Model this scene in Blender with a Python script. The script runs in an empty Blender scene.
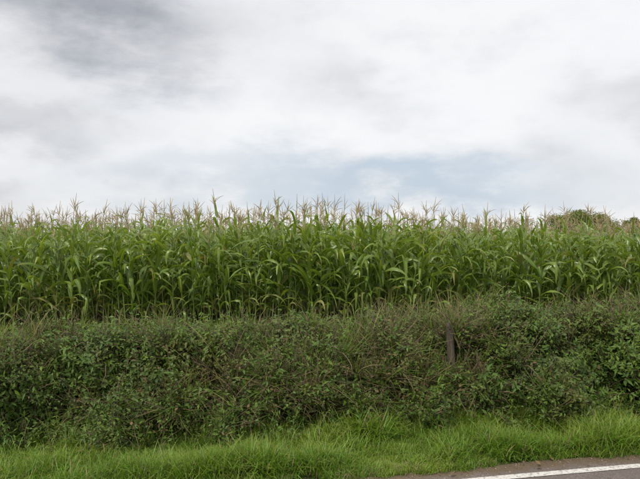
import bpy, math, random, bmesh
from math import sin, cos, pi, radians, tanh, exp
from mathutils import Vector, Quaternion, Matrix, noise
R = random.Random(7)
S = bpy.context.scene
S.view_settings.view_transform = 'Standard'
S.view_settings.look = 'None'
S.view_settings.exposure = 0

# ------------------------------------------------------------------ node helpers
class NT:
    def __init__(s, nt):
        s.nt = nt; s.n = nt.nodes; s.l = nt.links
    def new(s, t, **kw):
        n = s.n.new(t)
        for k, v in kw.items(): setattr(n, k, v)
        return n
    def put(s, sock, v):
        if isinstance(v, bpy.types.NodeSocket): s.l.new(v, sock)
        elif v is not None: sock.default_value = v
    def m(s, op, a, b=None, c=None, clamp=False):
        n = s.new('ShaderNodeMath', operation=op); n.use_clamp = clamp
        s.put(n.inputs[0], a)
        if b is not None: s.put(n.inputs[1], b)
        if c is not None: s.put(n.inputs[2], c)
        return n.outputs[0]
    def mix(s, f, a, b, blend='MIX'):
        n = s.new('ShaderNodeMix', data_type='RGBA', blend_type=blend)
        s.put(n.inputs[0], f)
        s.put(n.inputs[6], a if isinstance(a, bpy.types.NodeSocket) else (*a, 1))
        s.put(n.inputs[7], b if isinstance(b, bpy.types.NodeSocket) else (*b, 1))
        return n.outputs[2]
    def noise(s, vec, scale, detail=3, rough=0.5, dist=0.0):
        n = s.new('ShaderNodeTexNoise')
        n.inputs['Scale'].default_value = scale; n.inputs['Detail'].default_value = detail
        n.inputs['Roughness'].default_value = rough; n.inputs['Distortion'].default_value = dist
        s.l.new(vec, n.inputs['Vector'])
        return n.outputs['Fac']
    def rng(s, v, a, b, c=0.0, d=1.0, smooth=True):
        n = s.new('ShaderNodeMapRange'); n.interpolation_type = 'SMOOTHSTEP' if smooth else 'LINEAR'
        s.put(n.inputs[0], v)
        for i, x in enumerate((a, b, c, d)): n.inputs[i+1].default_value = x
        return n.outputs[0]

def newmat(name):
    mt = bpy.data.materials.new(name); mt.use_nodes = True
    mt.node_tree.nodes.clear()
    t = NT(mt.node_tree)
    out = t.new('ShaderNodeOutputMaterial')
    return mt, t, out

def leafmat(name, A, B, tip, rough=0.5, transl=0.3, rib=0.0, patch=None, patchscale=0.8, spec=0.5, tipstart=0.6):
    """Col.r = distance from midrib, Col.g = along leaf, Col.b = random per leaf"""
    mt, t, out = newmat(name)
    at = t.new('ShaderNodeAttribute', attribute_name='Col')
    sep = t.new('ShaderNodeSeparateColor'); t.l.new(at.outputs['Color'], sep.inputs[0])
    rn = t.new('ShaderNodeAttribute', attribute_name='irnd').outputs['Fac']
    r = t.m('ADD', t.m('MULTIPLY', rn, 0.45), t.m('MULTIPLY', sep.outputs[2], 0.55))
    c = t.mix(r, A, B)
    if patch:
        geo = t.new('ShaderNodeNewGeometry')
        nz = t.noise(geo.outputs['Position'], patchscale, 2, 0.6)
        c = t.mix(t.rng(nz, 0.45, 0.68), c, patch)
    tf = t.m('MULTIPLY', t.rng(sep.outputs[1], tipstart, 1.0), t.rng(sep.outputs[2], 0.3, 0.9))
    c = t.mix(tf, c, tip)
    if rib > 0:
        c = t.mix(t.m('MULTIPLY', t.rng(sep.outputs[0], 0.25, 0.0), rib), c, (0.32, 0.40, 0.15))
    p = t.new('ShaderNodeBsdfPrincipled')
    t.l.new(c, p.inputs['Base Color'])
    p.inputs['Roughness'].default_value = rough
    p.inputs['Specular IOR Level'].default_value = spec
    if transl > 0:
        tr = t.new('ShaderNodeBsdfTranslucent')
        t.l.new(t.mix(1.0, c, (1.6, 1.5, 0.6), 'MULTIPLY'), tr.inputs[0])
        ms = t.new('ShaderNodeMixShader'); ms.inputs[0].default_value = transl
        t.l.new(p.outputs[0], ms.inputs[1]); t.l.new(tr.outputs[0], ms.inputs[2])
        t.l.new(ms.outputs[0], out.inputs[0])
    else:
        t.l.new(p.outputs[0], out.inputs[0])
    return mt

# ------------------------------------------------------------------ mesh builder
class MB:
    def __init__(s): s.v = []; s.f = []; s.c = []; s.mi = []; s.mats = []
    def mat(s, m):
        if m not in s.mats: s.mats.append(m)
        return s.mats.index(m)
    def ribbon(s, pts, sides, ups, widths, mat, rnd, fold=0.25, three=True):
        k = s.mat(mat); b = len(s.v); n = len(pts)
        for i in range(n):
            w = widths[i]*0.5; g = i/(n-1)
            p, sd, up = pts[i], sides[i], ups[i]
            if three:
                wl = w; s.v += [p - sd*wl + up*w*fold, p, p + sd*wl + up*w*fold]
                s.c += [(1, g, rnd), (0, g, rnd), (1, g, rnd)]
            else:
                s.v += [p - sd*w, p + sd*w]; s.c += [(1, g, rnd), (1, g, rnd)]
        st = 3 if three else 2
        for i in range(n-1):
            for j in range(st-1):
                a = b+i*st+j
                s.f.append((a, a+1, a+st+1, a+st)); s.mi.append(k)
    def tube(s, pts, rad, mat, sides=5, rnd=0.5):
        k = s.mat(mat); b = len(s.v); n = len(pts)
        for i in range(n):
            d = (pts[min(i+1, n-1)]-pts[max(i-1, 0)]).normalized()
            a = Vector((1, 0, 0)).cross(d).normalized() if abs(d.z) >= 0.9 else d.cross(Vector((0, 0, 1))).normalized()
            c2 = d.cross(a)
            for j in range(sides):
                an = 2*pi*j/sides
                s.v.append(pts[i]+(a*cos(an)+c2*sin(an))*rad[i]); s.c.append((1, i/(n-1), rnd))
        for i in range(n-1):
            for j in range(sides):
                j2 = (j+1) % sides
                s.f.append((b+i*sides+j, b+i*sides+j2, b+(i+1)*sides+j2, b+(i+1)*sides+j)); s.mi.append(k)
        s.f.append(tuple(b+(n-1)*sides+j for j in range(sides))); s.mi.append(k)
    def leaf(s, base, d, L, W, mat, rnd, up=Vector((0, 0, 1)), curl=0.3, lite=False):
        """small pointed leaf"""
        d = d.normalized(); sd = d.cross(up)
        if sd.length < 1e-3: sd = Vector((1, 0, 0))
        sd.normalize(); u = sd.cross(d).normalized()
        k = s.mat(mat); b = len(s.v)
        if lite:   # kite: two triangles folded along the midrib
            m_ = base + d*L*.45 - u*curl*L*.2
            s.v += [base, m_ - sd*W*.5 + u*W*.12, base + d*L - u*curl*L, m_ + sd*W*.5 + u*W*.12]
            s.c += [(.4, 0, rnd), (1, .45, rnd), (.4, 1, rnd), (1, .45, rnd)]
            s.f += [(b, b+1, b+2), (b, b+2, b+3)]; s.mi += [k, k]; return
        prof = [(0, 0.12), (0.4, 1), (0.75, 0.65), (1, 0.0)]
        for (q, w) in prof:
            p = base + d*L*q - u*curl*L*q*q
            s.v += [p - sd*W*0.5*w + u*W*0.15*w, p, p + sd*W*0.5*w + u*W*0.15*w]
            s.c += [(1, q, rnd), (0, q, rnd), (1, q, rnd)]
        for i in range(len(prof)-1):
            for j in range(2):
                a = b+i*3+j; s.f.append((a, a+1, a+4, a+3)); s.mi.append(k)
    def build(s, name, smooth=True, link=None):
        me = bpy.data.meshes.new(name)
        me.from_pydata([tuple(v) for v in s.v], [], s.f)
        for m_ in s.mats: me.materials.append(m_)
        me.polygons.foreach_set('material_index', s.mi)
        me.polygons.foreach_set('use_smooth', [smooth]*len(s.f))
        ca = me.color_attributes.new('Col', 'FLOAT_COLOR', 'POINT')
        flat = []
        for c in s.c: flat += [c[0], c[1], c[2], 1.0]
        ca.data.foreach_set('color', flat)
        me.update()
        ob = bpy.data.objects.new(name, me)
        if link is not None: link.objects.link(ob)
        return ob

def scatter(name, coll, pts, realize=True):
    """pts: list of (pos, euler, scale, idx) -> one object"""
    me = bpy.data.meshes.new(name)
    me.from_pydata([tuple(p[0]) for p in pts], [], [])
    def attr(n, t): return me.attributes.new(n, t, 'POINT')
    a = attr('rot', 'FLOAT_VECTOR'); fl = []
    for p in pts: fl += list(p[1])
    a.data.foreach_set('vector', fl)
    a = attr('scl', 'FLOAT'); a.data.foreach_set('value', [p[2] for p in pts])
    a = attr('irnd', 'FLOAT'); a.data.foreach_set('value', [R.random() for p in pts])
    a = attr('idx', 'INT'); a.data.foreach_set('value', [p[3] for p in pts])
    ob = bpy.data.objects.new(name, me); S.collection.objects.link(ob)
    g = bpy.data.node_groups.new(name+'_scatter', 'GeometryNodeTree')
    g.interface.new_socket('Geometry', in_out='INPUT', socket_type='NodeSocketGeometry')
    g.interface.new_socket('Geometry', in_out='OUTPUT', socket_type='NodeSocketGeometry')
    gi = g.nodes.new('NodeGroupInput'); go = g.nodes.new('NodeGroupOutput')
    mp = g.nodes.new('GeometryNodeMeshToPoints'); g.links.new(gi.outputs[0], mp.inputs['Mesh'])
    ip = g.nodes.new('GeometryNodeInstanceOnPoints'); g.links.new(mp.outputs[0], ip.inputs['Points'])
    ci = g.nodes.new('GeometryNodeCollectionInfo'); ci.inputs['Collection'].default_value = coll
    ci.inputs['Separate Children'].default_value = True; ci.inputs['Reset Children'].default_value = True
    g.links.new(ci.outputs[0], ip.inputs['Instance'])
    ip.inputs['Pick Instance'].default_value = True
    def na(n, t):
        x = g.nodes.new('GeometryNodeInputNamedAttribute'); x.data_type = t
        x.inputs['Name'].default_value = n; return x.outputs['Attribute']
    e = g.nodes.new('FunctionNodeEulerToRotation'); g.links.new(na('rot', 'FLOAT_VECTOR'), e.inputs[0])
    g.links.new(e.outputs[0], ip.inputs['Rotation'])
    g.links.new(na('scl', 'FLOAT'), ip.inputs['Scale'])
    g.links.new(na('idx', 'INT'), ip.inputs['Instance Index'])
    last = ip.outputs[0]
    if realize:
        for n_ in ('rot', 'scl', 'idx'):
            ra = g.nodes.new('GeometryNodeRemoveAttribute'); ra.inputs['Name'].default_value = n_
            g.links.new(last, ra.inputs[0]); last = ra.outputs[0]
        rz = g.nodes.new('GeometryNodeRealizeInstances'); g.links.new(last, rz.inputs[0]); last = rz.outputs[0]
    g.links.new(last, go.inputs[0])
    md = ob.modifiers.new('scatter', 'NODES'); md.node_group = g
    return ob

def U(a, b): return R.uniform(a, b)
def nz(x, y, z): return noise.noise(Vector((x, y, z)))

# ------------------------------------------------------------------ layout functions
def road_edge(x): return 4.16 + 0.14*x + 0.09*4*tanh(x/4)
def hedge_front(x): return 5.24 + 0.14*x + 0.16*nz(x*0.8, 3.1, 0)
def hedge_h(x):
    return 0.60 + 0.055*max(0, min(x, 5)) + 0.12*nz(x*0.7, 0, 7.3) + 0.13*nz(x*2.6, 5, 1) + 0.10*nz(x*7, 5, 1)
def hedge_lean(v): return 0.42*v**1.4
def ground_z(y):
    t = max(0, min(1, (y-50)/90.0)); return -5.0*t*t*(3-2*t)

# ------------------------------------------------------------------ materials
M_corn = leafmat('maize_leaf', (0.085, 0.165, 0.016), (0.27, 0.37, 0.065), (0.42, 0.39, 0.11), rough=0.34, transl=0.35, rib=0.9, spec=0.7, tipstart=0.7)
M_cornold = leafmat('maize_leaf_old', (0.17, 0.22, 0.05), (0.32, 0.30, 0.11), (0.38, 0.29, 0.14), rough=0.7, transl=0.25)
M_stalk = leafmat('maize_stalk', (0.12, 0.19, 0.04), (0.18, 0.22, 0.06), (0.20, 0.22, 0.07), rough=0.5, transl=0)
M_tassel = leafmat('maize_tassel', (0.28, 0.22, 0.12), (0.50, 0.41, 0.24), (0.42, 0.31, 0.17), rough=0.9, transl=0.0)
M_husk = leafmat('maize_husk', (0.18, 0.27, 0.07), (0.25, 0.33, 0.10), (0.22, 0.11, 0.04), rough=0.6, transl=0)
M_grass = leafmat('grass_blade', (0.075, 0.18, 0.012), (0.18, 0.31, 0.028), (0.32, 0.33, 0.07), rough=0.5, transl=0.3, patch=(0.20, 0.31, 0.035), patchscale=1.3)
M_rough = leafmat('rough_grass_blade', (0.055, 0.12, 0.014), (0.15, 0.22, 0.03), (0.28, 0.25, 0.07), rough=0.6, transl=0.2)
M_drygrass = leafmat('dry_grass', (0.16, 0.13, 0.06), (0.32, 0.26, 0.13), (0.28, 0.20, 0.09), rough=0.8, transl=0.0)
M_bram = leafmat('bramble_leaf', (0.022, 0.055, 0.008), (0.088, 0.142, 0.018), (0.14, 0.14, 0.025), rough=0.55, transl=0.0, patch=(0.115, 0.13, 0.026), patchscale=1.6, spec=.4)
M_bram2 = leafmat('nettle_leaf', (0.045, 0.11, 0.010), (0.14, 0.22, 0.024), (0.18, 0.20, 0.03), rough=0.55, transl=0.2)
M_brown = leafmat('withered_leaf', (0.07, 0.045, 0.022), (0.19, 0.125, 0.055), (0.17, 0.09, 0.04), rough=0.8, transl=0.0)
M_cane = leafmat('bramble_cane', (0.07, 0.050, 0.030), (0.23, 0.175, 0.105), (0.14, 0.095, 0.05), rough=0.7, transl=0)
M_oak = leafmat('oak_leaf', (0.095, 0.145, 0.03), (0.20, 0.24, 0.06), (0.22, 0.22, 0.07), rough=0.6, transl=0.25, patch=(0.20, 0.20, 0.06), patchscale=0.35)
M_bark = leafmat('bark', (0.09, 0.07, 0.05), (0.12, 0.1, 0.07), (0.1, 0.08, 0.06), rough=0.9, transl=0)

# ------------------------------------------------------------------ maize
corn = bpy.data.collections.new('maize_plants')
def maize(i):
    b = MB(); H = U(1.80, 2.02)
    lean = Vector((U(-.06, .06), U(-.06, .06), 0))
    def st(t): return Vector((0, 0, H*t)) + lean*t*t*H
    b.tube([st(t/4) for t in range(5)], [0.014-0.009*(t/4) for t in range(5)], M_stalk, 4, R.random())
    ph = U(0, 2*pi); n = R.randint(15, 19)
    for j in range(n):
        f = j/(n-1)
        t = 0.14+0.78*f+U(-.02, .02)
        az = ph + (pi if j % 2 else 0) + U(-1.1, 1.1)
        L = (0.40+0.34*sin(pi*min(1, f*0.98+0.08))-0.02*f)*U(0.7, 1.18)
        W = (0.048+0.034*sin(pi*f))*U(0.8, 1.15)
        th0 = radians(U(12, 46) - 10*f); bend = radians(U(50, 165) - 38*f*U(0.1, 1.3))
        pw = U(0.7, 1.9); kink = U(0.25, 0.75) if R.random() < 0.4 else None
        kk = radians(U(30, 100)); tw = U(-2.0, 2.0); daz = U(-1.0, 1.0)
        p = st(t); pts = []; sds = []; ups = []; ws = []; N = 8
        wavep = U(0, 6); fade = U(1.6, 3.2)
        for q in range(N):
            s_ = q/(N-1)
            th = th0 + bend*s_**pw
            if kink and s_ > kink: th += kk*min(1, (s_-kink)*6)
            th = min(th, radians(176))
            a = az + daz*s_
            d = Vector((sin(th)*cos(a), sin(th)*sin(a), cos(th)))
            if q: p = p + d*L/(N-1)
            side = Vector((-sin(a), cos(a), 0)); up = d.cross(side)*-1
            tt = tw*s_ + 0.3*sin(s_*9+wavep)
            q_ = Quaternion(d, tt); side = q_ @ side; up = q_ @ up
            pts.append(p.copy()); sds.append(side); ups.append(up)
            ws.append(W*min(1, 0.45+s_*4)*max(0.02, 1-s_**fade)*(1+0.10*sin(s_*22+wavep)))
        old = (f < 0.2 and R.random() < 0.25) or R.random() < 0.025
        b.ribbon(pts, sds, ups, ws, M_cornold if old else M_corn, R.random(), fold=0.32)
    if R.random() < 0.75:
        t = U(0.42, 0.55); p = st(t); a = ph+U(-.5, .5)
        d = Vector((cos(a)*0.35, sin(a)*0.35, 1)).normalized()
        b.tube([p+d*x for x in (0, 0.05, 0.12, 0.19, 0.23)], [0.014, 0.026, 0.028, 0.018, 0.006], M_husk, 6, 0.3)
        for _ in range(3):
            e = p+d*0.22; b.tube([e, e+Vector((U(-.02, .02), U(-.02, .02), U(.02, .05))), e+Vector((U(-.05, .05), U(-.05, .05), U(-.02, .03)))], [0.004, 0.003, 0.002], M_cane, 3, 0.8)
    # tassel
    top = st(1); th = U(0.22, 0.40)
    ld = Vector((U(-.18, .18), U(-.18, .18), 1)).normalized()
    b.tube([top, top+ld*th*0.3, top+ld*th*0.65, top+ld*th], [0.0045, 0.006, 0.006, 0.003], M_tassel, 3, R.random())
    for _ in range(R.randint(3, 8)):
        p = top+ld*th*U(0.10, 0.45); a = U(0, 2*pi); L = U(0.11, 0.22); th1 = radians(U(12, 50)); bn = radians(U(-15, 60))
        pts = [p]
        for q in range(1, 4):
            an = th1+bn*q/3; pts.append(pts[-1]+Vector((sin(an)*cos(a), sin(an)*sin(a), cos(an)))*L/3)
        b.tube(pts, [0.0025, 0.0048, 0.0048, 0.002], M_tassel, 3, R.random())
    return b.build('v%02d' % i, True, corn)
NC = 24
for i in range(NC): maize(i)
pts = []
y0 = 11.5
while y0 < 34:
    hw = 0.54*y0+2.0
    sp = 0.125 if y0 < 13.6 else (0.21 if y0 < 20 else 0.36)
    x = -hw
    while x < hw:
        x += sp*U(0.6, 1.4)
        y = y0 + 0.10*x + U(-.12, .12)
        if y0 < 12.1 and R.random() < 0.08: continue
        sc = U(0.86, 1.08)*(1+0.10*nz(x*0.45, y*0.45, 0))
        if R.random() < 0.06: sc *= 0.83
        if y0 > 14.5: sc *= 0.98
        sc *= 1-0.07*max(0, min(1, (x/y-0.15)/0.25))
        pts.append((Vector((x, y, ground_z(y)-0.01)), (U(-.11, .11), U(-.11, .11), U(0, 2*pi)), sc, R.randrange(NC)))
    y0 += 0.65 if y0 < 20 else 1.5
scatter('maize_field', corn, pts)

# ------------------------------------------------------------------ hedge
hed = bpy.data.collections.new('hedge_sprigs')
def stem(L, droop, n=4):
    p = Vector((0, 0, 0)); a = U(0, 2*pi); th = U(0, .3); out = [p.copy()]; ds = []
    for q in range(n):
        th += droop/n; a += U(-.35, .35)
        d = Vector((sin(th)*cos(a), sin(th)*sin(a), cos(th))); p = p+d*L/n
        out.append(p.copy()); ds.append(d)
    return out, ds
def sprig(i, kind):
    b = MB()
    if kind in ('bramble', 'nettle', 'brown', 'haw'):
        for s_ in range(3):
            L = U(0.12, 0.28); P, D = stem(L, U(0.3, 1.5))
            b.tube(P, [0.0026]*4+[0.001], M_cane, 3, R.random())
            cnt = {'bramble': 13, 'nettle': 15, 'brown': 7, 'haw': 24}[kind]
            for _ in range(cnt):
                q = R.randint(1, 4); p = P[q]+Vector((U(-.012, .012), U(-.012, .012), U(-.03, .03)))
                a = U(0, 2*pi); d = Vector((cos(a), sin(a), U(-.6, .6)))
                ln = {'bramble': U(0.020, 0.044), 'nettle': U(.026, .052), 'brown': U(.018, .034), 'haw': U(.013, .026)}[kind]
                mt = {'bramble': M_bram, 'nettle': M_bram2, 'brown': M_brown, 'haw': M_bram}[kind]
                if kind == 'bramble' and R.random() < 0.06: mt = M_brown
                if kind == 'haw' and R.random() < 0.25: mt = M_bram2
                if kind == 'brown' and R.random() < 0.35: mt = M_bram
                r_ = R.random()
                pp = p + d*0.012
                if kind == 'bramble' and R.random() < 0.4:
                    for aa in (-1.0, 0, 1.0):
                        dd = Quaternion((0, 0, 1), aa) @ d
                        b.leaf(pp, dd, ln*(0.95 if aa == 0 else 0.75), ln*0.6, mt, r_, Vector((U(-.4, .4), U(-.4, .4), 1)), U(0, .4), lite=True)
                else:
                    b.leaf(pp, d, ln, ln*(U(.3, .5) if kind == 'nettle' else U(.5, .7)), mt, r_, Vector((U(-.8, .8), U(-.8, .8), 1)), U(0, .6), lite=True)
    elif kind == 'twig':
        for s_ in range(5):
            L = U(0.15, 0.42); P, D = stem(L, U(0.1, 1.4))
            r0 = U(0.0016, 0.0034)
            b.tube(P, [r0]*4+[0.0008], M_cane, 3, R.random())
            for _ in range(2):
                q = R.randint(1, 3); a = U(0, 2*pi); d = (D[q]+Vector((cos(a), sin(a), 0))*0.8).normalized()
                b.tube([P[q], P[q]+d*U(0.05, 0.11)], [0.0016, 0.0008], M_cane, 3, R.random())
    elif kind in ('straw', 'rough'):
        for s_ in range(16):
            a = U(0, 2*pi); L = U(0.15, 0.42); th = U(0.02, 0.4); bn = U(0.1, 1.6)
            p = Vector((U(-.04, .04), U(-.04, .04), 0)); P = [p]
            for q in range(4):
                t_ = th+bn*(q/4)**1.5; p = p+Vector((sin(t_)*cos(a), sin(t_)*sin(a), cos(t_)))*L/4; P.append(p)
            sd = Vector((-sin(a), cos(a), 0))
            dry = .5 if kind == 'straw' else .08
            b.ribbon(P, [sd]*5, [Vector((0, 0, 1))]*5, [0.005, 0.005, 0.0045, 0.003, 0.0008], M_drygrass if R.random() < dry else M_rough, R.random(), three=False)
    elif kind == 'cane':
        L = U(0.5, 1.0); P, D = stem(L, U(0.9, 2.4), 9)
        b.tube(P, [0.0032]*9+[0.001], M_cane, 3, R.random())
        for q in range(2, 10):
            for _ in range(2):
                if R.random() < .3: continue
                a = U(0, 2*pi); d = Vector((cos(a), sin(a), U(-.3, .5))); ln = U(0.025, 0.05)
                b.leaf(P[q]+d*0.01, d, ln, ln*0.6, M_bram if R.random() < .6 else M_bram2, R.random(), Vector((0, 0, 1)), .3, lite=True)
    elif kind == 'bare':     # dead arching cane
        L = U(0.5, 1.1); P, D = stem(L, U(0.6, 2.0), 8)
        b.tube(P, [0.0035]*8+[0.001], M_cane, 4, U(.6, 1))
        for q in range(2, 7):
            a = U(0, 2*pi); d = (D[q]+Vector((cos(a), sin(a), 0))*.9).normalized()
            b.tube([P[q], P[q]+d*U(.05, .18)], [.002, .0008], M_cane, 3, U(.5, 1))
    elif kind == 'weed':     # upright leafy herb
        H = U(.18, .34); P = [Vector((0, 0, H*q/5))+Vector((U(-.01, .01), U(-.01, .01), 0)) for q in range(6)]
        b.tube(P, [.003]*5+[.0015], M_stalk, 3, .4)
        for q in range(1, 6):
            for kk in range(4):
                a = kk*pi/2+q*.8+U(-.3, .3); ln = U(.04, .075)*(1.1-.12*q)
                b.leaf(P[q], Vector((cos(a), sin(a), U(.1, .5))), ln, ln*U(.3, .45), M_bram2, R.random(), Vector((0, 0, 1)), .6, lite=True)
    b.build('v%02d' % i, True, hed)
kinds = ['bramble']*5+['nettle']*3+['brown']*3+['twig']*3+['straw']*3+['cane']*3+['haw']*4+['rough']*2+['weed']*3+['bare']*4
for i, k in enumerate(kinds): sprig(i, k)
def pick(k):
    c = [i for i, q in enumerate(kinds) if q == k]; return R.choice(c)
pts = []
N = 16000
def hx(core_s, core_p, lim):
    return R.gauss(0.2, core_s) if R.random() < core_p else U(-lim, lim)
def hole(x, z): return nz(x*1.7, z*3.2, 55)+0.6*nz(x*4.6, z*6, 91)
for _ in range(N):
    x = hx(2.8, 0.8, 14)
    if abs(x) > 14: continue
    h = hedge_h(x); D = 0.75
    u = R.random()
    if u < 0.72:      # front face
        v = R.random()**.9; z = 0.04+v*h
        ho = hole(x, z)
        if ho < -0.15 and R.random() < .85: continue
        if v < .25 and R.random() < .5: continue
        bulge = 0.10*sin(pi*min(1, v*0.9+0.1)) - 0.18*(1-v)**2 + 0.36*nz(x*1.5, z*2.0, 4) + 0.42*nz(x*4, z*5, 9) + 0.20*max(-.3, min(.3, ho))
        y = hedge_front(x) - bulge + hedge_lean(v) + U(-.03, 0.14)
        nrm = Vector((0, -1, 0.35+1.2*v*v))
    else:    # top
        w = R.random(); y = hedge_front(x)+0.40+w*D
        z = h*(1-0.1*(2*w-1)**2)+0.20*nz(x*3.5, y*2, 2)-U(0, 0.12)
        nrm = Vector((0, -0.5+w, 1))
    d = nrm.normalized()+Vector((U(-1.0, 1.0), U(-.6, .6), U(-.35, .8)))
    if z > h*0.85: d.z += 0.7
    q = d.to_track_quat('Z', 'Y') @ Quaternion((0, 0, 1), U(0, 2*pi))
    a = nz(x*0.6, z*1.5, 20)+0.55*nz(x*2.5, z*3, 30)+ 0.12*(z/h-0.5)
    a2 = nz(x*1.6, z*2.5, 70)
    r = R.random()
    if a > 0.16: k = 'brown' if r < .22 else 'twig' if r < .38 else 'straw' if r < .50 else 'haw' if r < .78 else 'rough' if r < .88 else 'nettle'
    elif a > -0.08: k = ('haw' if a2 > 0 else 'bramble') if r < .54 else 'brown' if r < .60 else 'nettle' if r < .80 else 'twig' if r < .87 else 'rough'
    else: k = ('bramble' if a2 > -.1 else 'nettle') if r < .56 else 'nettle' if r < .80 else 'haw' if r < .92 else 'weed'
    if k == 'straw' and z < 0.3*h: k = 'nettle'
    pts.append((Vector((x, y, z)), q.to_euler(), U(0.65, 1.3), pick(k)))
for _ in range(760):   # arching canes, live and dead
    x = hx(3, .6, 12); v = U(.15, 1); y = hedge_front(x)+hedge_lean(v)+U(-0.08, .4)*v; h = hedge_h(x)
    d = Vector((U(-1.1, 1.1), U(-1.0, .2), .9)); q = d.to_track_quat('Z', 'Y') @ Quaternion((0, 0, 1), U(0, 6.28))
    pts.append((Vector((x, y, max(0.02, h*v-U(0.1, 0.25)))), q.to_euler(), U(.5, .95), pick('cane' if R.random() < .6 else 'bare')))
for _ in range(2100):   # grass and herbs poking through the top
    x = hx(3.2, .6, 12); y = hedge_front(x)+U(0.30, 1.2); h = hedge_h(x)
    g = nz(x*1.2, 11, 3)
    if g < -0.1 and R.random() < .55: continue
    d = Vector((U(-.35, .35), U(-.4, .2), 1)); q = d.to_track_quat('Z', 'Y') @ Quaternion((0, 0, 1), U(0, 6.28))
    pts.append((Vector((x, y, h-U(0.06, 0.2))), q.to_euler(), U(.6, 1.05)*(1+1.0*max(0, g)), pick(R.choice(['straw', 'straw', 'twig', 'rough', 'weed', 'weed', 'haw', 'rough', 'bramble']))))
for _ in range(1900):  # low weeds and coarse grass at the foot
    x = hx(3.2, .7, 12); y = hedge_front(x)-abs(R.gauss(0, 0.15))+0.04
    if nz(x*1.3, 2, 50) < -0.05 and R.random() < .75: continue
    d = Vector((U(-.4, .4), U(-.7, .1), 1)); q = d.to_track_quat('Z', 'Y') @ Quaternion((0, 0, 1), U(0, 6.28))
    pts.append((Vector((x, y, 0.0)), q.to_euler(), U(.5, 0.95), pick(R.choice(['nettle', 'bramble', 'nettle', 'weed', 'rough']))))
hedge = scatter('bramble_hedge', hed, pts)
# solid core behind the sprigs; near-black colour paints in the hedge's inner shade
mt, t, out = newmat('hedge_core_shade')
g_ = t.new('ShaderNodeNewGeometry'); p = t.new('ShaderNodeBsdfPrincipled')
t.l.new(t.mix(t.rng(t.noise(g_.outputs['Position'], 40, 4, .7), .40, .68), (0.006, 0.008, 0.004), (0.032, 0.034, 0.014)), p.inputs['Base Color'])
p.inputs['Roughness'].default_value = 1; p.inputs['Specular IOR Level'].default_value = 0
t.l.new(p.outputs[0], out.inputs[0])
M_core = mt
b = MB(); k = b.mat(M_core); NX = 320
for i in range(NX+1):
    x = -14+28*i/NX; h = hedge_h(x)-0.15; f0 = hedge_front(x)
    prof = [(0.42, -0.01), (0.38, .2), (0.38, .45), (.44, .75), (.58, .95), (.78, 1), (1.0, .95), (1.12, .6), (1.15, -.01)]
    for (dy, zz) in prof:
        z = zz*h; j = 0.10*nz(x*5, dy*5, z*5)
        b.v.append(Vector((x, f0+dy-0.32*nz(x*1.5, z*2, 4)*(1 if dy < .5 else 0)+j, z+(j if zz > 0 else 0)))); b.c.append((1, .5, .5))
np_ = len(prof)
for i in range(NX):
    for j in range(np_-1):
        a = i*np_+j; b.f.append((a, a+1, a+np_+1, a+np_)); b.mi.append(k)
core = b.build('shade_core', True, S.collection); core.parent = hedge

# ------------------------------------------------------------------ grass verge
gr = bpy.data.collections.new('grass_tufts')
def tuft(i, hmin, hmax, n, dry, spread):
    b = MB()
    for _ in range(n):
        a = U(0, 2*pi); L = U(hmin, hmax); th = U(0.05, 0.7); bn = U(0.3, 1.8)
        p = Vector((R.gauss(0, spread), R.gauss(0, spread), 0)); P = [p]
        for q in range(3):
            t_ = th+bn*(q/2)**1.4; p = p+Vector((sin(t_)*cos(a), sin(t_)*sin(a), cos(t_)))*L/3; P.append(p)
        sa = a+U(-.5, .5); sd = Vector((-sin(sa), cos(sa), 0)); w = U(0.003, 0.0055)
        b.ribbon(P, [sd]*4, [Vector((0, 0, 1))]*4, [w*.8, w, w*.8, w*.1], M_drygrass if R.random() < dry else M_grass, R.random(), three=False)
    b.build('v%02d' % i, True, gr)
for i in range(6): tuft(i, 0.035, 0.105, 40, 0.06, 0.032)
for i in range(6, 10): tuft(i, 0.09, 0.22, 36, 0.08, 0.038)
for i in range(10, 12): tuft(i, 0.03, 0.10, 26, 0.6, 0.03)
b = MB()   # low broad-leaved weed
for _ in range(12):
    a = U(0, 2*pi); b.leaf(Vector((0, 0, .005)), Vector((cos(a), sin(a), U(.2, 1.0))), U(.05, .10), U(.022, .035), M_bram2, R.random(), Vector((0, 0, 1)), .5)
b.build('v12', True, gr)
pts = []
def addgrass(n, xr, gauss):
    for _ in range(n):
        x = R.gauss(0.2, 2.2) if gauss else U(-xr, xr)
        e = road_edge(x); hf = hedge_front(x)+0.12
        f = R.random(); y = e-0.03+(hf-e+0.03)*f + 0.05*nz(x*3, 0, 2)
        clump = nz(x*1.1, y*1.6, 6)+0.6*nz(x*3.5, y*4, 8)
        if f < 0.12:
            k = R.choice([0, 1, 2, 10, 11]) if R.random() < .8 else 3; sc = U(.45, .9)
            if nz(x*2.5, y*3, 12) < -0.05-0.3*f/0.12: continue
        else:
            tall = R.random() < (0.02+0.35*max(0, (f-0.6))+0.8*max(0, clump))
            k = R.randint(6, 9) if tall else R.randint(0, 5)
            if R.random() < 0.07: k = 12
            if R.random() < 0.03: k = R.choice([10, 11])
            sc = U(.65, 1.1)*(1+0.65*clump)+0.6*exp(-((x-0.3)/0.35)**2)*(f > .6)
            if clump < -.3 and R.random() < .4: continue
        pts.append((Vector((x, y, 0)), (U(-.25, .25), U(-.25, .25), U(0, 6.28)), sc, k))
addgrass(14500, 0, True); addgrass(5000, 10, False)
for _ in range(2200):   # rough headland strip behind the hedge
    y = U(6.4, 11.5); x = U(-1, 1)*(0.55*y+2)
    pts.append((Vector((x, y+0.12*x, 0)), (U(-.2, .2), U(-.2, .2), U(0, 6.28)), U(1.1, 1.8), R.choice([6, 7, 8, 9, 10, 11])))
scatter('grass_verge', gr, pts)

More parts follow.
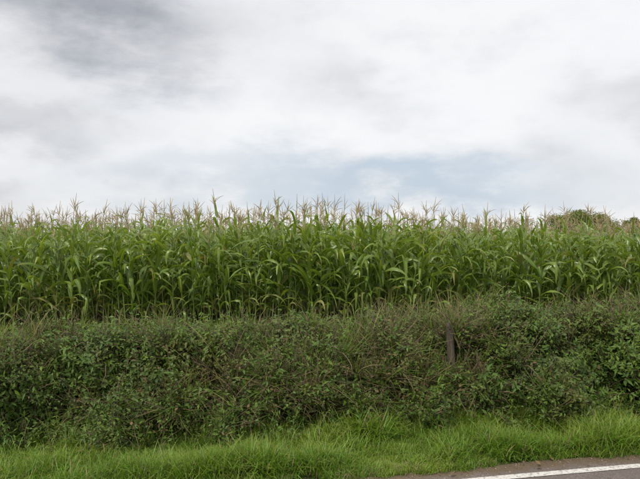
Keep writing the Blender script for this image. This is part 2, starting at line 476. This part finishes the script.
# ------------------------------------------------------------------ ground
mt, t, out = newmat('soil_and_turf')
g_ = t.new('ShaderNodeNewGeometry'); P = g_.outputs['Position']
sp = t.new('ShaderNodeSeparateXYZ'); t.l.new(P, sp.inputs[0])
near = t.mix(t.rng(t.noise(P, 9, 4, .65), .35, .65), (0.035, 0.065, 0.014), (0.07, 0.075, 0.03))
far = t.mix(t.noise(P, 0.02, 4, .6), (0.06, 0.10, 0.03), (0.11, 0.13, 0.05))
soil = t.mix(t.noise(P, 6, 5, .7), (0.04, 0.032, 0.02), (0.09, 0.07, 0.045))
c = t.mix(t.rng(sp.outputs[1], 10, 12), near, soil); c = t.mix(t.rng(sp.outputs[1], 36, 42), c, far)
p = t.new('ShaderNodeBsdfPrincipled'); t.l.new(c, p.inputs['Base Color']); p.inputs['Roughness'].default_value = 1
p.inputs['Specular IOR Level'].default_value = 0.1
bp = t.new('ShaderNodeBump'); bp.inputs['Strength'].default_value = .6; bp.inputs['Distance'].default_value = .03
t.l.new(t.noise(P, 25, 5, .7), bp.inputs['Height']); t.l.new(bp.outputs[0], p.inputs['Normal']); t.l.new(p.outputs[0], out.inputs[0])
b = MB(); k = b.mat(mt)
xs = [-4000, -1500, -600, -250, -120, -60, -30, -15, 0, 15, 30, 60, 120, 250, 600, 1500, 4000]
ys = [-4000, -1000, -300, -100, -30, 0, 20, 40, 50]+[50+6*i for i in range(1, 16)]+[200, 300, 600, 1500, 4000]
for y in ys:
    for x in xs: b.v.append(Vector((x, y, ground_z(y)))); b.c.append((0, 0, 0))
nx = len(xs)
for j in range(len(ys)-1):
    for i in range(nx-1):
        a = j*nx+i; b.f.append((a, a+1, a+nx+1, a+nx)); b.mi.append(k)
b.build('ground', True, S.collection)

# ------------------------------------------------------------------ road
mt, t, out = newmat('asphalt')
g_ = t.new('ShaderNodeNewGeometry'); P = g_.outputs['Position']
at = t.new('ShaderNodeAttribute', attribute_name='Col'); sep = t.new('ShaderNodeSeparateColor'); t.l.new(at.outputs['Color'], sep.inputs[0])
agg = t.new('ShaderNodeTexVoronoi'); agg.inputs['Scale'].default_value = 110; t.l.new(P, agg.inputs['Vector'])
sc_ = t.new('ShaderNodeSeparateColor'); t.l.new(agg.outputs['Color'], sc_.inputs[0])
c = t.mix(sc_.outputs[0], (0.085, 0.070, 0.066), (0.25, 0.205, 0.185))
c = t.mix(t.rng(t.noise(P, 2.5, 4, .6), .35, .7), c, (0.135, 0.112, 0.103))
edge = t.m('ADD', sep.outputs[0], t.m('MULTIPLY', t.m('SUBTRACT', t.noise(P, 7, 5, .7), .5), .35))
c = t.mix(t.rng(edge, 0.20, 0.08), c, t.mix(t.noise(P, 60, 3, .7), (0.055, 0.036, 0.022), (0.20, 0.145, 0.09)))
p = t.new('ShaderNodeBsdfPrincipled'); t.l.new(c, p.inputs['Base Color']); p.inputs['Roughness'].default_value = .85
bp = t.new('ShaderNodeBump'); bp.inputs['Strength'].default_value = .7; bp.inputs['Distance'].default_value = .006
t.l.new(agg.outputs['Distance'], bp.inputs['Height']); t.l.new(bp.outputs[0], p.inputs['Normal']); t.l.new(p.outputs[0], out.inputs[0])
b = MB(); k = b.mat(mt); ds = [0, .1, .2, .35, .6, 1.5, 3, 6.2]; NX = 300
for i in range(NX+1):
    x = -60+120*i/NX
    for d in ds:
        y = road_edge(x)-d + (0.035*nz(x*2.2, 1, 1) if d == 0 else 0)
        b.v.append(Vector((x, y, 0.004))); b.c.append((min(1, d), 0, 0))
for i in range(NX):
    for j in range(len(ds)-1):
        a = i*len(ds)+j; b.f.append((a, a+len(ds), a+len(ds)+1, a+1)); b.mi.append(k)
b.build('road', True, S.collection)
mt, t, out = newmat('worn_white_paint')
g_ = t.new('ShaderNodeNewGeometry'); P = g_.outputs['Position']
c = t.mix(t.rng(t.noise(P, 45, 5, .75), .48, .64), (0.64, 0.62, 0.59), (0.28, 0.25, 0.24))
p = t.new('ShaderNodeBsdfPrincipled'); t.l.new(c, p.inputs['Base Color']); p.inputs['Roughness'].default_value = .7
t.l.new(p.outputs[0], out.inputs[0])
b = MB(); k = b.mat(mt)
def line(off, w, x0, x1):
    n = max(2, int((x1-x0)/0.15)); s0 = len(b.v)
    for i in range(n+1):
        x = x0+(x1-x0)*i/n
        for d in (0, w): b.v.append(Vector((x, road_edge(x)-off-d+0.004*nz(x*9, d*50, 0), 0.008))); b.c.append((0, 0, 0))
    for i in range(n):
        a = s0+i*2; b.f.append((a, a+2, a+3, a+1)); b.mi.append(k)
line(0.20, 0.072, -55, 55)
b.build('road_edge_line', True, S.collection)

# loose stones / dead leaves at verge
st = bpy.data.collections.new('stones')
mt, t, out = newmat('stone'); p = t.new('ShaderNodeBsdfPrincipled'); oi = t.new('ShaderNodeAttribute', attribute_name='irnd')
t.l.new(t.mix(oi.outputs['Fac'], (0.07, 0.05, 0.035), (0.34, 0.27, 0.19)), p.inputs['Base Color']); p.inputs['Roughness'].default_value = .9; t.l.new(p.outputs[0], out.inputs[0])
for i in range(3):
    bm = bmesh.new(); bmesh.ops.create_icosphere(bm, subdivisions=1, radius=0.01)
    for v in bm.verts: v.co = Vector((v.co.x*U(.8, 1.4), v.co.y*U(.7, 1.2), v.co.z*U(.4, .9)))
    me = bpy.data.meshes.new('v%02d' % i); bm.to_mesh(me); bm.free(); me.materials.append(mt)
    st.objects.link(bpy.data.objects.new('v%02d' % i, me))
b = MB(); b.leaf(Vector((0, 0, .004)), Vector((1, 0, .15)), .045, .03, M_brown, .9, Vector((0, .2, 1)), -.2); b.build('v03', True, st)
pts = []
for _ in range(3200):
    x = U(-9, 9); off = R.gauss(0.05, .06)
    pts.append((Vector((x, road_edge(x)-off, 0.006)), (U(-.3, .3), U(-.3, .3), U(0, 6.28)), U(.2, 0.65), R.randrange(3)))
for _ in range(160):
    x = U(-9, 9); pts.append((Vector((x, road_edge(x)+U(-.15, .4), 0.012)), (U(-.3, .3), U(-.3, .3), U(0, 6.28)), U(.6, 1.1), 3))
scatter('roadside_gravel', st, pts)

# ------------------------------------------------------------------ fence post
mt, t, out = newmat('weathered_wood')
tc = t.new('ShaderNodeTexCoord'); mp = t.new('ShaderNodeMapping'); mp.inputs['Scale'].default_value = (30, 30, 2); t.l.new(tc.outputs['Object'], mp.inputs[0])
p = t.new('ShaderNodeBsdfPrincipled'); t.l.new(t.mix(t.rng(t.noise(mp.outputs[0], 1.5, 5, .7), .3, .7), (0.035, 0.028, 0.02), (0.12, 0.095, 0.07)), p.inputs['Base Color'])
p.inputs['Roughness'].default_value = .9; t.l.new(p.outputs[0], out.inputs[0])
bm = bmesh.new()
levels = [(0, .036), (.3, .035), (.6, .034), (.88, .032), (.905, .027), (.915, .016)]
rings = []
for z, r in levels:
    ring = []
    for j in range(10):
        a = 2*pi*j/10; rr = r*(1+0.12*nz(cos(a)*2, sin(a)*2, z*4))
        ring.append(bm.verts.new((rr*cos(a), rr*sin(a), z+.004*cos(a))))
    rings.append(ring)
for i in range(len(rings)-1):
    for j in range(10): bm.faces.new((rings[i][j], rings[i][(j+1) % 10], rings[i+1][(j+1) % 10], rings[i+1][j]))
bm.faces.new(rings[-1])
me = bpy.data.meshes.new('fence_post'); bm.to_mesh(me); bm.free(); me.materials.append(mt)
ob = bpy.data.objects.new('fence_post', me); S.collection.objects.link(ob)
ob.location = (1.17, hedge_front(1.15)+0.0, -0.03); ob.rotation_euler = (radians(-4), radians(-1.5), 0.4)

# ------------------------------------------------------------------ distant trees
def tree(name, loc, H, RW, seed, nleaf):
    rr = random.Random(seed); b = MB()
    b.tube([Vector((0, 0, H*t_)) for t_ in (0, .1, .25, .45, .7)], [H*.045, H*.035, H*.03, H*.022, H*.01], M_bark, 8, .5)
    lobes = []
    for i in range(34):
        a = rr.uniform(0, 2*pi); r = RW*math.sqrt(rr.random())*.78; z = H*(0.42+0.40*rr.random()**.6*(1-0.35*(r/RW)**2))
        c_ = Vector((r*cos(a), r*sin(a), z)); lobes.append((c_, rr.uniform(.2, .30)*RW))
        s0 = Vector((0, 0, H*rr.uniform(.15, .45)))
        b.tube([s0, s0.lerp(c_, .5)+Vector((0, 0, .3)), c_], [H*.016, H*.01, H*.004], M_bark, 5, .5)
    for _ in range(nleaf):
        c_, r = rr.choice(lobes)
        d = Vector((rr.gauss(0, 1), rr.gauss(0, 1), rr.gauss(0, 1))).normalized()
        p_ = c_+Vector((d.x, d.y, d.z*.75))*r*(rr.random()**.4)*(1+.12*rr.random())
        if p_.z > H: continue
        L = rr.uniform(.18, .38)
        b.leaf(p_, Vector((rr.gauss(0, 1), rr.gauss(0, 1), rr.gauss(0, .6))), L, L*.7, M_oak, rr.random(), d, .3, lite=True)
    o = b.build(name, True, S.collection); o.location = loc; return o
def bearing(px, dist): return Vector(((px-320)/628*dist, dist, ground_z(dist)))
tree('oak_tree', bearing(577, 120), 13.2, 8.0, 3, 28000)
tree('oak_tree', bearing(634, 125), 12.8, 2.8, 5, 4500)

# ------------------------------------------------------------------ world
SUN_EL, SUN_AZ = 54, -145    # azimuth measured from +Y clockwise (seen from above)
w = bpy.data.worlds.new('World'); S.world = w; w.use_nodes = True; w.node_tree.nodes.clear()
t = NT(w.node_tree); out = t.new('ShaderNodeOutputWorld'); bg = t.new('ShaderNodeBackground'); bg.inputs['Strength'].default_value = 0.1
sky = t.new('ShaderNodeTexSky', sky_type='NISHITA'); sky.sun_disc = False
sky.sun_elevation = radians(SUN_EL); sky.sun_rotation = radians(SUN_AZ)
tc = t.new('ShaderNodeTexCoord'); V = tc.outputs['Generated']
sp = t.new('ShaderNodeSeparateXYZ'); t.l.new(V, sp.inputs[0])
az = t.m('ARCTAN2', sp.outputs[0], sp.outputs[1]); el = t.m('ARCSINE', sp.outputs[2])
mp = t.new('ShaderNodeMapping'); mp.inputs['Scale'].default_value = (1, 1, 1.9); t.l.new(V, mp.inputs[0])
n1 = t.noise(mp.outputs[0], 3.2, 6, .5, 0); n2 = t.noise(mp.outputs[0], 9, 5, .55, 0)
mp2 = t.new('ShaderNodeMapping'); mp2.inputs['Location'].default_value = (3, 1, 5); mp2.inputs['Scale'].default_value = (1, 1, 2.4); t.l.new(V, mp2.inputs[0])
n3 = t.noise(mp2.outputs[0], 5.0, 6, .58, 0)
waz = t.m('ADD', az, t.m('MULTIPLY', t.m('SUBTRACT', n1, .5), .45)); wel = t.m('ADD', el, t.m('MULTIPLY', t.m('SUBTRACT', n3, .5), .22))
def blob(px, py, rx, ry, amp):
    a0 = math.atan((px-320)/628); e0 = math.atan((240-py)/628*cos(a0))
    dx = t.m('DIVIDE', t.m('SUBTRACT', waz, a0), rx/628); dy = t.m('DIVIDE', t.m('SUBTRACT', wel, e0), ry/628)
    d = t.m('ADD', t.m('MULTIPLY', dx, dx), t.m('MULTIPLY', dy, dy))
    return t.m('MULTIPLY', t.m('POWER', 2.718, t.m('MULTIPLY', d, -1)), amp)
def add(*a):
    r = a[0]
    for x in a[1:]: r = t.m('ADD', r, x)
    return r
dark = add(blob(85, 12, 140, 46, .92), blob(20, 120, 95, 26, .46), blob(625, 105, 75, 30, .36), blob(330, 185, 260, 26, .14),
           blob(0, 195, 50, 14, .35), t.m('MULTIPLY', t.rng(n1, .50, .78), .30), t.m('MULTIPLY', t.rng(n2, .45, .75), .15),
           t.m('MULTIPLY', t.rng(sp.outputs[1], -.1, -.7), .30))
blue = add(blob(350, 180, 200, 21, .9), blob(480, 192, 160, 17, .55), t.m('MULTIPLY', t.rng(n3, .5, .75), .15))
c = t.mix(t.m('MINIMUM', dark, 1.0), (9.9, 9.9, 10.0), (3.7, 3.85, 4.25))
c = t.mix(t.m('MINIMUM', t.m('MULTIPLY', blue, .8), 1.0), c, (5.4, 6.35, 7.4))
c = t.mix(0.93, sky.outputs[0], c)
t.l.new(c, bg.inputs[0]); t.l.new(bg.outputs[0], out.inputs[0])

sl = bpy.data.lights.new('sun', 'SUN'); sl.energy = 2.5; sl.angle = radians(10); sl.color = (1, .94, .80)
so = bpy.data.objects.new('sun', sl); S.collection.objects.link(so)
a = radians(SUN_AZ); e = radians(SUN_EL)
dirv = Vector((sin(a)*cos(e), cos(a)*cos(e), sin(e)))
so.rotation_euler = dirv.to_track_quat('Z', 'Y').to_euler()

cd = bpy.data.cameras.new('camera'); cd.sensor_width = 36; cd.lens = 35.3; cd.clip_end = 10000; cd.clip_start = .05
co = bpy.data.objects.new('camera', cd); S.collection.objects.link(co)
co.location = (0, 0, 1.6); co.rotation_euler = (radians(90), 0, 0); S.camera = co
